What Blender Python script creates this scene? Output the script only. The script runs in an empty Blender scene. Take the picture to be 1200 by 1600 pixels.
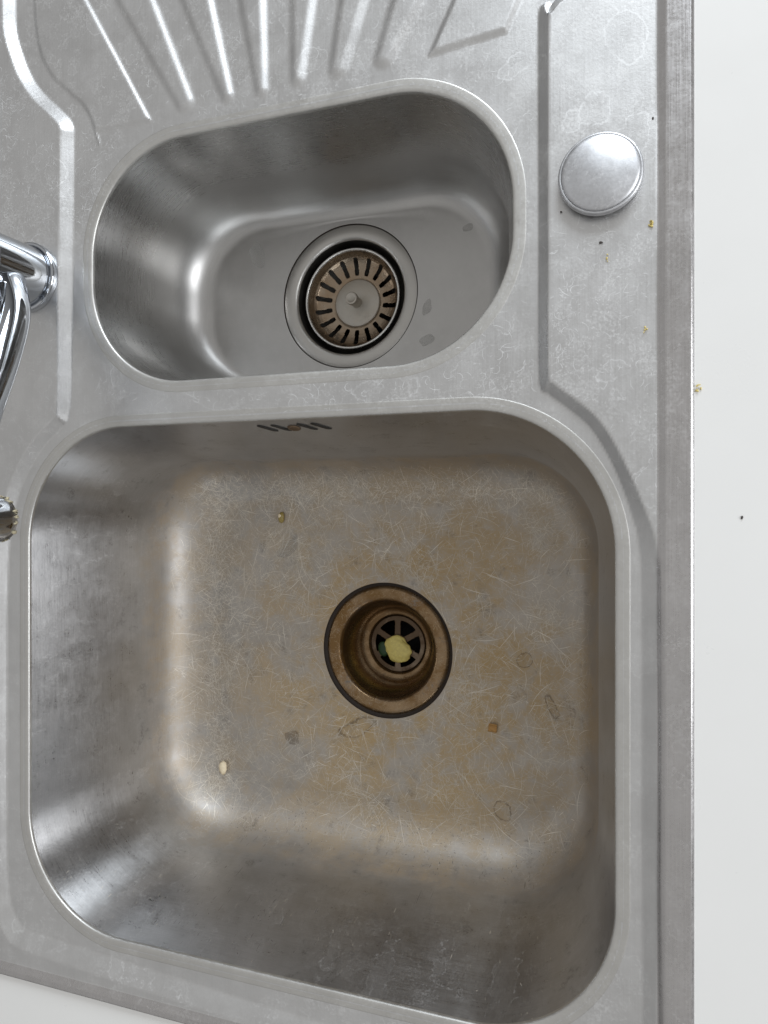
import bpy, bmesh, math, random
import numpy as np
from mathutils import Vector, Matrix

random.seed(7)
np.random.seed(7)
R = math.radians
scene = bpy.context.scene
COL = scene.collection

# ------------------------------------------------------------------ camera
cam_data = bpy.data.cameras.new("camera")
cam = bpy.data.objects.new("camera", cam_data)
COL.objects.link(cam)
cam.location = (0, 0, 0.41)
cam.rotation_euler = (0, R(18.7), 0)
cam_data.sensor_fit = 'VERTICAL'
cam_data.sensor_height = 24.0
cam_data.lens = 24.0 * 1100 / 1600
cam_data.clip_start = 0.01
cam_data.clip_end = 50
scene.camera = cam

# ------------------------------------------------------------------ room light
world = bpy.data.worlds.new("World")
scene.world = world
world.use_nodes = True
wt = world.node_tree
wt.nodes.clear()
wo = wt.nodes.new('ShaderNodeOutputWorld')
wb = wt.nodes.new('ShaderNodeBackground')
# daylight in the room: pale ceiling overhead, dimmer towards the walls and floor
tc = wt.nodes.new('ShaderNodeTexCoord')
sx_ = wt.nodes.new('ShaderNodeSeparateXYZ')
cr_ = wt.nodes.new('ShaderNodeValToRGB')
wt.links.new(tc.outputs['Generated'], sx_.inputs[0])
wt.links.new(sx_.outputs[2], cr_.inputs[0])
cr_.color_ramp.elements[0].position = 0.0
cr_.color_ramp.elements[0].color = (0.07, 0.068, 0.067, 1)
cr_.color_ramp.elements[1].position = 1.0
cr_.color_ramp.elements[1].color = (0.49, 0.486, 0.478, 1)
el = cr_.color_ramp.elements.new(0.45)
el.color = (0.40, 0.397, 0.394, 1)
wt.links.new(cr_.outputs[0], wb.inputs['Color'])
wb.inputs['Strength'].default_value = 1.0
wt.links.new(wb.outputs[0], wo.inputs[0])


def area(name, loc, target, sx, sy, power, color):
    d = bpy.data.lights.new(name, 'AREA')
    d.shape = 'RECTANGLE'
    d.size, d.size_y = sx, sy
    d.energy = power
    d.color = color
    o = bpy.data.objects.new(name, d)
    COL.objects.link(o)
    o.location = loc
    o.rotation_euler = (Vector(target) - Vector(loc)).to_track_quat('-Z', 'Y').to_euler()
    return o


# two windows of the kitchen: one beyond the drainer, one on the worktop side
area("window_light", (0.55, 2.35, 1.15), (-0.2, 0, -0.05), 1.3, 1.2, 54, (0.86, 0.93, 1.0))
area("side_window_light", (2.3, -0.05, 1.15), (-0.2, 0, -0.05), 1.2, 1.2, 38, (0.93, 0.96, 1.0))

vs = scene.view_settings
vs.view_transform = 'Standard'
vs.look = 'None'
vs.exposure = 0.12
vs.gamma = 1.0
scene.cycles.max_bounces = 7
scene.cycles.glossy_bounces = 6
scene.cycles.diffuse_bounces = 3
scene.cycles.caustics_reflective = True
scene.cycles.sample_clamp_indirect = 4.0


# ------------------------------------------------------------------ node helper
class NT:
    def __init__(self, name):
        self.mat = bpy.data.materials.new(name)
        self.mat.use_nodes = True
        self.t = self.mat.node_tree
        self.t.nodes.clear()
        self.out = self.t.nodes.new('ShaderNodeOutputMaterial')
        self.bsdf = self.t.nodes.new('ShaderNodeBsdfPrincipled')
        self.t.links.new(self.bsdf.outputs[0], self.out.inputs[0])

    def put(self, sock, v):
        if v is None:
            return
        if hasattr(v, 'is_output'):
            self.t.links.new(v, sock)
        else:
            if sock.type == 'RGBA' and len(v) == 3:
                v = (*v, 1)
            sock.default_value = v

    def n(self, typ, ins=None, **props):
        nd = self.t.nodes.new(typ)
        for k, v in props.items():
            setattr(nd, k, v)
        for k, v in (ins or {}).items():
            self.put(nd.inputs[k], v)
        return nd

    def m(self, op, a, b=None, c=None, clamp=False):
        nd = self.t.nodes.new('ShaderNodeMath')
        nd.operation = op
        nd.use_clamp = clamp
        for i, v in enumerate((a, b, c)):
            if v is not None:
                self.put(nd.inputs[i], v)
        return nd.outputs[0]

    def v(self, op, a, b=None, scale=None):
        nd = self.t.nodes.new('ShaderNodeVectorMath')
        nd.operation = op
        self.put(nd.inputs[0], a)
        if b is not None:
            self.put(nd.inputs[1], b)
        if scale is not None:
            self.put(nd.inputs['Scale'], scale)
        return nd.outputs['Value'] if op in ('LENGTH', 'DOT_PRODUCT', 'DISTANCE') else nd.outputs[0]

    def rng(self, x, a, b, c=0.0, d=1.0, smooth=True):
        nd = self.t.nodes.new('ShaderNodeMapRange')
        nd.interpolation_type = 'SMOOTHSTEP' if smooth else 'LINEAR'
        nd.clamp = True
        for i, vv in enumerate((x, a, b, c, d)):
            self.put(nd.inputs[i], vv)
        return nd.outputs[0]

    def mix(self, f, a, b):
        nd = self.t.nodes.new('ShaderNodeMix')
        nd.data_type = 'RGBA'
        self.put(nd.inputs[0], f)
        self.put(nd.inputs[6], a)
        self.put(nd.inputs[7], b)
        return nd.outputs[2]

    def noise(self, vec, scale, detail=4.0, rough=0.55, dist=0.0):
        nd = self.n('ShaderNodeTexNoise', {'Vector': vec, 'Scale': scale, 'Detail': detail, 'Roughness': rough, 'Distortion': dist})
        return nd.outputs[0]

    def pos(self):
        """world position in millimetres"""
        g = self.n('ShaderNodeNewGeometry')
        return self.v('SCALE', g.outputs['Position'], scale=1000.0)

    def maxof(self, xs):
        r = xs[0]
        for x in xs[1:]:
            r = self.m('MAXIMUM', r, x)
        return r

    def drops(self, p, off, brk, cell, seed, prob, edge=0.035):
        """outlines of dried water drops"""
        q = self.v('ADD', self.v('ADD', p, off), (seed * 13.1, seed * 7.7, 0))
        vo = self.n('ShaderNodeTexVoronoi', {'Vector': q, 'Scale': 1.0 / cell, 'Randomness': 1.0}, voronoi_dimensions='2D')
        sep = self.n('ShaderNodeSeparateColor', {'Color': vo.outputs['Color']})
        rad = self.rng(sep.outputs[0], 0, 1, 0.10, 0.36, False)
        dd = self.m('SUBTRACT', vo.outputs['Distance'], rad)
        ring = self.rng(self.m('ABSOLUTE', dd), 0.0, edge, 1.0, 0.0)
        inside = self.rng(dd, -0.06, 0.0, 1.0, 0.0)
        pick = self.m('GREATER_THAN', sep.outputs[1], 1.0 - prob)
        ring = self.m('MULTIPLY', self.m('MULTIPLY', ring, pick), brk)
        return ring, self.m('MULTIPLY', inside, pick)

    def mark(self, p, wob, cx, cy, rx, ry, rot, width, fill=0.0):
        """one dried drip: an uneven ellipse outline (mm)"""
        q = self.v('SUBTRACT', self.v('ADD', p, wob), (cx, cy, 0))
        mp = self.n('ShaderNodeMapping', {'Vector': q, 'Rotation': (0, 0, -rot), 'Scale': (1, 1, 0)}, vector_type='POINT')
        sc = self.v('MULTIPLY', mp.outputs[0], (1 / rx, 1 / ry, 0))
        d = self.m('MULTIPLY', self.m('SUBTRACT', self.v('LENGTH', sc), 1.0), min(rx, ry))
        ring = self.rng(self.m('ABSOLUTE', d), 0.0, width, 1.0, 0.0)
        if fill:
            ring = self.m('MAXIMUM', ring, self.rng(d, -1.0, 0.2, fill, 0.0))
        return ring


def steel(name, base=(0.60, 0.592, 0.578), rough=0.36, lime=0.5, drops=0.5, brown=0.0, marks=(), aniso=None, grime=0.0,
          streaks=0.0, mottle=0.16, brown_zone=None, fine=0.4, grain=1.0, floor_rough=0.1, brush=0.0, chalk=(), cells=(34.0, 12.0), keep=0.4, brown_col=(0.46, 0.33, 0.17)):
    k = NT(name)
    p = k.pos()
    sepp = k.n('ShaderNodeSeparateXYZ', {'Vector': p})
    nb = k.n('ShaderNodeTexNoise', {'Vector': p, 'Scale': 0.016, 'Detail': 2.0, 'Roughness': 0.6, 'Distortion': 0.5})
    nm = k.n('ShaderNodeTexNoise', {'Vector': p, 'Scale': 0.055, 'Detail': 4.0, 'Roughness': 0.68})
    big = k.n('ShaderNodeSeparateColor', {'Color': nb.outputs[1]}).outputs
    mid = k.n('ShaderNodeSeparateColor', {'Color': nm.outputs[1]}).outputs
    fin = k.noise(p, 0.6, 2.0, 0.7)
    c5 = lambda x, a: k.m('MULTIPLY', k.m('SUBTRACT', x, 0.5), a)
    tone = k.m('ADD', c5(big[0], mottle * 1.6), k.m('ADD', c5(mid[0], mottle * 1.5), c5(fin, mottle * 0.9 * grain)))
    rgb = k.n('ShaderNodeRGB')
    rgb.outputs[0].default_value = (*base, 1)
    col = k.v('SCALE', rgb.outputs[0], scale=k.m('ADD', 1.0, tone))
    rgh = k.m('ADD', rough, k.m('ADD', c5(mid[0], 0.25 * grain), c5(fin, 0.14 * grain)))
    metal = 1.0
    if brown > 0:
        bm = k.m('MULTIPLY', k.rng(k.m('ADD', k.m('MULTIPLY', big[1], 0.45), k.m('MULTIPLY', mid[2], 0.55)), 0.38, 0.60, 0.36, 1.0), k.rng(fin, 0.3, 0.7, 0.72, 1.0))
        if brown_zone:
            cx, cy, r0, r1, z0, z1 = brown_zone
            dd = k.v('LENGTH', k.v('MULTIPLY', k.v('SUBTRACT', p, (cx, cy, 0)), (1, 1, 0)))
            dd = k.m('ADD', dd, c5(mid[2], 160.0))
            zz = k.m('ADD', sepp.outputs[2], c5(mid[1], 60.0))
            bm = k.m('MULTIPLY', bm, k.m('MULTIPLY', k.rng(dd, r0, r1, 1.0, 0.50), k.rng(zz, z0, z1, 1.0, 0.04)))
        bm = k.m('MULTIPLY', bm, brown, clamp=True)
        col = k.mix(bm, col, brown_col)
        metal = k.m('SUBTRACT', 1.0, k.m('MULTIPLY', bm, 1.0 - keep))
        rgh = k.m('ADD', rgh, k.m('MULTIPLY', bm, 0.12))
    if grime > 0:
        gm = k.m('MULTIPLY', k.rng(mid[1], 0.56, 0.70), grime)
        gm = k.m('MULTIPLY', gm, k.rng(fin, 0.35, 0.65))
        gs = k.m('MULTIPLY', k.rng(fin, 0.74, 0.80), grime)
        col = k.mix(k.m('MAXIMUM', gm, gs), col, (0.09, 0.075, 0.06))
    lm = None
    if lime > 0:
        l1 = mid[1]
        cont = k.rng(k.m('ABSOLUTE', k.m('SUBTRACT', l1, 0.52)), 0.0, 0.013, 0.9, 0.0)
        patch = k.m('MULTIPLY', k.rng(l1, 0.50, 0.66), k.rng(fin, 0.36, 0.66))
        area_ = k.rng(big[2], 0.36, 0.58, 0.25, 1.0)
        lm = k.m('MULTIPLY', k.m('MULTIPLY', k.m('MAXIMUM', k.m('MULTIPLY', cont, k.rng(fin, 0.38, 0.55)), k.m('MULTIPLY', patch, 0.7)), area_), lime)
    if drops > 0:
        off = k.v('SCALE', k.v('SUBTRACT', nm.outputs[1], (0.5, 0.5, 0.5)), scale=26.0)
        brk = k.rng(mid[2], 0.38, 0.54)
        r1, i1 = k.drops(p, off, brk, cells[0], 1.0, 0.45, 0.022)
        dm = k.m('MAXIMUM', r1, k.m('MULTIPLY', i1, 0.2))
        r2, i2 = k.drops(p, off, brk, cells[1], 4.0, 0.16, 0.05)
        dm = k.m('MULTIPLY', k.m('MAXIMUM', dm, k.m('MULTIPLY', r2, 0.8)), drops)
        lm = dm if lm is None else k.m('MAXIMUM', lm, dm)
    if lm is not None:
        lm = k.m('MULTIPLY', lm, 0.75, clamp=True)
        col = k.mix(lm, col, (0.74, 0.735, 0.72))
        metal = k.m('MULTIPLY', metal, k.m('SUBTRACT', 1.0, k.m('MULTIPLY', lm, 0.6)))
        rgh = k.m('ADD', rgh, k.m('MULTIPLY', lm, 0.2))
    if brush > 0:
        mpb = k.n('ShaderNodeMapping', {'Vector': p, 'Scale': (0.03, 0.03, 1.0)})
        bn = k.noise(mpb.outputs[0], 1.7, 2.0, 0.75)
        col = k.v('SCALE', col, scale=k.m('ADD', 1.0, c5(bn, brush)))
        rgh = k.m('ADD', rgh, c5(bn, brush * 0.5))
    if chalk:
        wob2 = k.v('SCALE', k.v('SUBTRACT', nm.outputs[1], (0.5, 0.5, 0.5)), scale=15.0)
        ch = k.m('MULTIPLY', k.maxof([k.mark(p, wob2, *mk) for mk in chalk]), k.rng(mid[0], 0.36, 0.56, 0.2, 1.0))
        col = k.mix(k.m('MULTIPLY', ch, 0.26), col, (0.85, 0.85, 0.84))
        rgh = k.m('ADD', rgh, k.m('MULTIPLY', ch, 0.12))
    height = fin
    if streaks > 0:
        # fine rolling grain of the sheet
        mp = k.n('ShaderNodeMapping', {'Vector': p, 'Scale': (1.0, 0.012, 1.0)})
        st = k.noise(mp.outputs[0], 1.6, 1.0, 0.7)
        rgh = k.m('ADD', rgh, c5(st, 0.2 * streaks))
        col = k.v('SCALE', col, scale=k.m('ADD', 1.0, c5(st, 0.16 * streaks)))
    if marks:
        wob = k.v('SCALE', k.v('SUBTRACT', nm.outputs[1], (0.5, 0.5, 0.5)), scale=11.0)
        fadev = k.rng(mid[0], 0.36, 0.54, 0.5, 1.0)
        dark = k.m('MULTIPLY', k.maxof([k.mark(p, wob, *mk) for mk in marks]), fadev)
        col = k.mix(k.m('MULTIPLY', dark, 0.6), col, (0.11, 0.075, 0.04))
    k.put(k.bsdf.inputs['Base Color'], col)
    k.put(k.bsdf.inputs['Metallic'], metal)
    k.put(k.bsdf.inputs['Roughness'], k.m('MAXIMUM', rgh, 0.06))
    if aniso:
        amt, z0, z1 = aniso
        k.put(k.bsdf.inputs['Anisotropic'], k.rng(sepp.outputs[2], z0, z1, 0.0, amt))
        tg = k.n('ShaderNodeTangent', direction_type='UV_MAP', uv_map='UVMap')
        k.put(k.bsdf.inputs['Tangent'], tg.outputs[0])
        k.bsdf.inputs['Anisotropic Rotation'].default_value = 0.25
        rgh = k.m('ADD', rgh, k.rng(sepp.outputs[2], z0, z1, floor_rough, 0.0))
        k.put(k.bsdf.inputs['Roughness'], k.m('MAXIMUM', rgh, 0.06))
    bp = k.n('ShaderNodeBump', {'Height': height, 'Strength': fine, 'Distance': 0.00012})
    k.put(k.bsdf.inputs['Normal'], bp.outputs[0])
    return k.mat


def plain(name, color, rough=0.5, metallic=0.0, var=0.2, scale=0.3, bump=0.3, **extra):
    k = NT(name)
    p = k.pos()
    nz = k.noise(p, scale, 5.0, 0.65)
    col = k.mix(nz, tuple(c * (1 - var) for c in color), tuple(min(1, c * (1 + var)) for c in color))
    k.put(k.bsdf.inputs['Base Color'], col)
    k.put(k.bsdf.inputs['Roughness'], k.m('ADD', rough, k.m('MULTIPLY', k.m('SUBTRACT', nz, 0.5), 0.2)))
    k.put(k.bsdf.inputs['Metallic'], metallic)
    for a, b in extra.items():
        k.put(k.bsdf.inputs[a.replace('_', ' ')], b)
    bp = k.n('ShaderNodeBump', {'Height': nz, 'Strength': bump, 'Distance': 0.0006})
    k.put(k.bsdf.inputs['Normal'], bp.outputs[0])
    return k.mat


# ------------------------------------------------------------------ object helpers
def tag(o, label, cat=None, group=None, kind=None):
    if label:
        o['label'] = label
    if cat:
        o['category'] = cat
    if group:
        o['group'] = group
    if kind:
        o['kind'] = kind
    return o


def empty(name, loc):
    o = bpy.data.objects.new(name, None)
    o.empty_display_size = 0.02
    o.location = loc
    COL.objects.link(o)
    return o


def mesh_obj(name, verts, faces, mat, parent=None, smooth=True, normals=None, uv=None):
    """verts are world coordinates; the child is shifted into its parent's frame"""
    off = Vector((0, 0, 0))
    q = parent
    while q is not None:
        off += q.location
        q = q.parent
    me = bpy.data.meshes.new(name)
    verts = np.asarray(verts, dtype=np.float64) - np.array(off)
    me.from_pydata(verts.tolist(), [], [list(f) for f in faces] if not isinstance(faces, np.ndarray) else faces.tolist())
    if smooth:
        me.polygons.foreach_set('use_smooth', np.ones(len(me.polygons), dtype=bool))
    if uv is not None:
        l = me.uv_layers.new(name='UVMap')
        l.data.foreach_set('uv', np.asarray(uv, dtype=np.float32).ravel())
    me.update()
    if normals is not None:
        me.normals_split_custom_set_from_vertices([tuple(n) for n in normals])
    me.materials.append(mat)
    o = bpy.data.objects.new(name, me)
    COL.objects.link(o)
    o.parent = parent
    return o


def loft(rings, close=True):
    """list of (N,3) rings -> verts, quad faces, uvs"""
    n = len(rings[0])
    v = np.concatenate(rings)
    f, uv = [], []
    m = len(rings)
    for j in range(m - 1):
        for i in range(n if close else n - 1):
            i2 = (i + 1) % n
            f.append((j * n + i, j * n + i2, (j + 1) * n + i2, (j + 1) * n + i))
            u0, u1 = i / n, (i + 1) / n
            v0, v1 = 1 - j / m, 1 - (j + 1) / m
            uv += [(u0, v0), (u1, v0), (u1, v1), (u0, v1)]
    return v, f, uv


def circle(cx, cy, r, z, n=96):
    a = np.linspace(0, 2 * np.pi, n, endpoint=False)
    return np.stack([cx + r * np.cos(a), cy + r * np.sin(a), np.full(n, z)], 1)


def lathe(name, cx, cy, prof, mat, parent=None, n=96, cap=False):
    rings = [circle(cx, cy, r, z, n) for r, z in prof]
    v, f, uv = loft(rings)
    # outward/upward facing when the profile runs from outside to inside: flip to keep normals up
    f = [tuple(q) for q in f]
    if cap:
        v = np.concatenate([v, [[cx, cy, prof[-1][1]]]])
        b = (len(prof) - 1) * n
        f += [(b + i, b + (i + 1) % n, len(v) - 1) for i in range(n)]
        uv = None
    return mesh_obj(name, v, f, mat, parent, uv=uv)


def smoothstep(x):
    x = np.clip(x, 0, 1)
    return x * x * (3 - 2 * x)


def ramp(u, k=0.07):
    """straight ramp 0..1 with rounded ends"""
    u = np.asarray(u, float)
    f = lambda w: np.where(w < -k, 0.0, np.where(w > k, w, (w + k) ** 2 / (4 * k)))
    return f(u) - f(u - 1)


def sd_poly(P, poly):
    """signed distance (negative inside) of points P (n,2) to a closed polygon"""
    poly = np.asarray(poly, float)
    a, b = poly, np.roll(poly, -1, 0)
    d2 = np.full(len(P), 1e18)
    inside = np.zeros(len(P), bool)
    for (ax, ay), (bx, by) in zip(a, b):
        ex, ey = bx - ax, by - ay
        wx, wy = P[:, 0] - ax, P[:, 1] - ay
        t = np.clip((wx * ex + wy * ey) / (ex * ex + ey * ey + 1e-18), 0, 1)
        d2 = np.minimum(d2, (wx - t * ex) ** 2 + (wy - t * ey) ** 2)
        c = ((ay > P[:, 1]) != (by > P[:, 1]))
        if abs(ey) > 1e-12:
            xi = ax + (P[:, 1] - ay) / ey * ex
            inside ^= c & (P[:, 0] < xi)
    d = np.sqrt(d2)
    return np.where(inside, -d, d)


def spline_closed(pts, per=8):
    """Catmull-Rom through closed control points"""
    P = np.asarray(pts, float)
    out = []
    n = len(P)
    for i in range(n):
        p0, p1, p2, p3 = P[i - 1], P[i], P[(i + 1) % n], P[(i + 2) % n]
        for t in np.linspace(0, 1, per, endpoint=False):
            out.append(0.5 * (2 * p1 + (p2 - p0) * t + (2 * p0 - 5 * p1 + 4 * p2 - p3) * t * t + (-p0 + 3 * p1 - 3 * p2 + p3) * t ** 3))
    return np.array(out)


# ------------------------------------------------------------------ materials
M = {}
DECK_MARKS = [(2, 262, 11, 15, 0.3, 0.7, 0.0), (-14, 226, 8, 9, 0.0, 0.8, 0.12), (-26, 222, 6, 5, 0.4, 0.8, 0.2), (4, 206, 9, 16, -0.5, 0.6, 0.0), (-60, 262, 9, 6, 0.5, 0.6, 0.1),
              (-190, 292, 10, 7, 0.2, 0.6, 0.15), (-245, 300, 8, 12, 0.2, 0.6, 0.1), (-432, -312, 5, 6, 0.1, 0.5, 0.0), (-395, 250, 8, 12, 0.3, 0.6, 0.0), (-5, 78, 8, 6, 0.3, 0.6, 0.15), (-140, 77, 22, 7, 0.1, 0.5, 0.0), (-260, 76, 16, 6, 0.0, 0.5, 0.1)]
M['deck'] = steel('deck_steel', base=(0.62, 0.617, 0.612), rough=0.41, lime=0.6, drops=0.4, chalk=DECK_MARKS, streaks=0.5, mottle=0.13, grain=0.6)
M['border'] = steel('border_steel', base=(0.52, 0.505, 0.50), rough=0.30, lime=0.35, drops=0.25, streaks=0.9, mottle=0.13)
M['lip'] = steel('lip_steel', base=(0.58, 0.57, 0.545), rough=0.46, lime=0.3, drops=0.0, mottle=0.10)
BIG_MARKS = [(-220, -189, 17, 6.5, 0.4, 1.3, 0.12), (-281.5, -203, 6.2, 6.2, 0, 1.0, 0.8), (-92, -243, 7, 8, 0.4, 0.9, 0.08), (-53, -155, 3.2, 9.5, 0.35, 1.0, 0.25), (-74.5, -119, 6.4, 6.0, 0, 0.8, 0.18)]
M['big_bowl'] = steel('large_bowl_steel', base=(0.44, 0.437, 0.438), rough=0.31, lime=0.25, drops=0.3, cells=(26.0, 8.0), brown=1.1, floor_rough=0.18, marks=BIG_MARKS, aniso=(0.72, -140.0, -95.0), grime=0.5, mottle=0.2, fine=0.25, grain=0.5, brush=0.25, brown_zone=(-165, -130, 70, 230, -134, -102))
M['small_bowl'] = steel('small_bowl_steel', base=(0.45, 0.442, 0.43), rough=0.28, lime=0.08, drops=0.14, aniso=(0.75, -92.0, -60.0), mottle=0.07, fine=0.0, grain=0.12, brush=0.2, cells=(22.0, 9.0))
M['big_flange'] = steel('stained_drain_steel', base=(0.36, 0.26, 0.165), rough=0.24, lime=0.35, drops=0.0, keep=0.8, brown=1.35, grime=0.9, mottle=0.5, fine=0.8, brown_col=(0.20, 0.115, 0.045))
M['cup'] = steel('brown_drain_cup', base=(0.36, 0.26, 0.16), rough=0.20, lime=0.0, drops=0.0, keep=0.85, brown=1.3, grime=0.8, mottle=0.5, fine=0.6, brown_col=(0.17, 0.10, 0.045))
M['grate'] = steel('dark_grate_steel', base=(0.36, 0.29, 0.22), rough=0.4, lime=0.0, drops=0.0, brown=1.6, grime=0.8, mottle=0.3, brown_col=(0.12, 0.075, 0.04))
M['small_flange'] = steel('clean_drain_steel', base=(0.47, 0.455, 0.43), rough=0.40, lime=0.05, drops=0.10, mottle=0.08, fine=0.2)
M['seat'] = steel('drain_seat_steel', base=(0.20, 0.19, 0.175), rough=0.45, lime=0.0, drops=0.0, grime=0.6, mottle=0.2)  # base much darker than the flange, for a dark gap round the basket
M['basket'] = steel('basket_steel', base=(0.35, 0.30, 0.24), rough=0.24, lime=0.1, drops=0.0, keep=0.85, brown=0.75, grime=0.9, mottle=0.5, brown_col=(0.26, 0.165, 0.09))
M['plate'] = steel('basket_plate_steel', base=(0.54, 0.52, 0.48), rough=0.55, lime=0.15, drops=0.0, brown=0.25, grime=0.2, mottle=0.15)
M['basket_rim'] = steel('basket_rim_steel', base=(0.60, 0.59, 0.57), rough=0.28, lime=0.1, drops=0.0, mottle=0.1)
M['cover'] = steel('polished_cover_steel', base=(0.58, 0.585, 0.60), rough=0.42, lime=0.45, drops=0.3, grime=0.3, mottle=0.28, fine=0.1, grain=0.8, cells=(20.0, 9.0))
M['chrome'] = steel('chrome', base=(0.50, 0.52, 0.55), rough=0.06, lime=0.15, drops=0.12, mottle=0.03, fine=0.05)
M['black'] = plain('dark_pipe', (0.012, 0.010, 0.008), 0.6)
M['gap'] = plain('gap_shade', (0.03, 0.02, 0.014), 0.7)  # shade painted near-black, under the cap and round the drain flanges
M['counter'] = plain('white_laminate', (0.76, 0.752, 0.73), 0.30, 0.0, 0.02, 0.02, 0.03)

# ------------------------------------------------------------------ countertop
ZC = -0.0034


def ring_slab(name, outer, inner, z0, z1, mat):
    (ax0, ay0, ax1, ay1), (bx0, by0, bx1, by1) = outer, inner
    o = [(ax0, ay0), (ax1, ay0), (ax1, ay1), (ax0, ay1)]
    i = [(bx0, by0), (bx1, by0), (bx1, by1), (bx0, by1)]
    v = [(x, y, z1) for x, y in o + i] + [(x, y, z0) for x, y in o + i]
    f = []
    for k in range(4):
        k2 = (k + 1) % 4
        f.append((k, k2, 4 + k2, 4 + k))
        f.append((8 + k2, 8 + k, 12 + k, 12 + k2))
        f.append((k2, k, 8 + k, 8 + k2))
        f.append((4 + k, 4 + k2, 12 + k2, 12 + k))
    return mesh_obj(name, v, f, mat, smooth=False)


counter = ring_slab('countertop', (-0.75, -0.62, 0.40, 0.95), (-0.455, -0.338, 0.030, 0.80), -0.04, ZC, M['counter'])
tag(counter, 'plain white laminate countertop around the steel sink', kind='structure')

# ------------------------------------------------------------------ sink
sink = empty('kitchen_sink', (0, 0, 0))
tag(sink, 'worn stainless steel inset sink with large bowl, small bowl and ribbed drainer', 'sink')

mm = 0.001
ZD = -0.0072
X0, X1, Y0, Y1 = -462, 36.0, -349, 470
# the low inner deck: outline along the middle of the pressed step (mm)
DECK = [(-440, 480), (-440, 420), (-440, 388), (-439, 364), (-433, 345), (-424, 326), (-411, 309), (-395, 294), (-386, 283), (-385.5, 270), (-386, 225), (-387.5, 150), (-389, 76),
        (-394, 66), (-410, 53), (-425, 35), (-437, 13), (-444, -15), (-447, -60), (-448, -150), (-448, -270), (-447, -296), (-438, -314), (-420, -321.5), (-333, -327), (-231, -333), (-120, -337), (-20, -338), (8, -330), (15, -312), (15, -200), (15, -60), (13.5, -20), (8, 1),
        (1, 20), (-7, 37), (-16, 51), (-28, 62), (-39, 71), (-43, 80), (-43, 150), (-43, 280), (-40, 288), (-33, 294), (-15, 303), (4, 316), (14, 335), (15, 380), (15, 480)]
RIBS = [((-342, 365), (-292, 278), (-281, 278), (-313, 358)), ((-288, 352), (-256, 278), (-250, 279), (-265, 347)), ((-243, 342), (-230, 277), (-224, 278), (-225, 338)),
        ((-205, 333), (-204, 279), (-197, 280), (-189, 329)), ((-170, 325), (-177, 279), (-167, 279), (-153, 321)), ((-134, 316), (-146, 279), (-136, 280), (-117, 312))]


def extend(q, ytop=455):
    (ax, ay), (bx, by), (cx, cy), (dx, dy) = q
    ta = (ytop - by) / (ay - by)
    td = (ytop - cy) / (dy - cy)
    return [(bx + (ax - bx) * ta, ytop), (bx, by), (cx, cy), (cx + (dx - cx) * td, ytop)]


DECKS = spline_closed(DECK, 5)
RIBP = [extend(q) for q in RIBS]
pl_ = spline_closed([(-421, 455), (-418, 384), (-414, 351), (-403, 327), (-384, 308), (-373, 298), (-366, 287), (-362, 277)], 6)[:41]
PANEL_L = [tuple(q) for q in pl_] + [(-362, 276), (-315, 276), (-369, 371), (-410, 445)]
PANEL_R = [(-40, 455), (-97, 308), (-111, 280), (-65, 284), (-59, 297), (-50, 318), (-30, 360), (-8, 400), (-4, 455)]
PANEL_R = [(-70, 370), (-97, 308), (-111, 280), (-65, 284), (-57, 302), (-30, 340), (-6, 370), (-2, 455), (-28, 455)]


def seg_wobble(x, y):
    return 0


BIG = dict(x0=-424.5, x1=-4, y0=-307.5, y1=61, r=84)
SML = dict(x0=-365.5, x1=-61.5, y0=91.5, y1=261, r=76)


def sd_rr(P, b, grow=0):
    cx, cy = (b['x0'] + b['x1']) / 2, (b['y0'] + b['y1']) / 2
    hxx, hyy = (b['x1'] - b['x0']) / 2, (b['y1'] - b['y0']) / 2
    r = b['r']
    qx, qy = np.abs(P[:, 0] - cx) - hxx + r, np.abs(P[:, 1] - cy) - hyy + r
    return np.hypot(np.maximum(qx, 0), np.maximum(qy, 0)) + np.minimum(np.maximum(qx, qy), 0) - r


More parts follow.
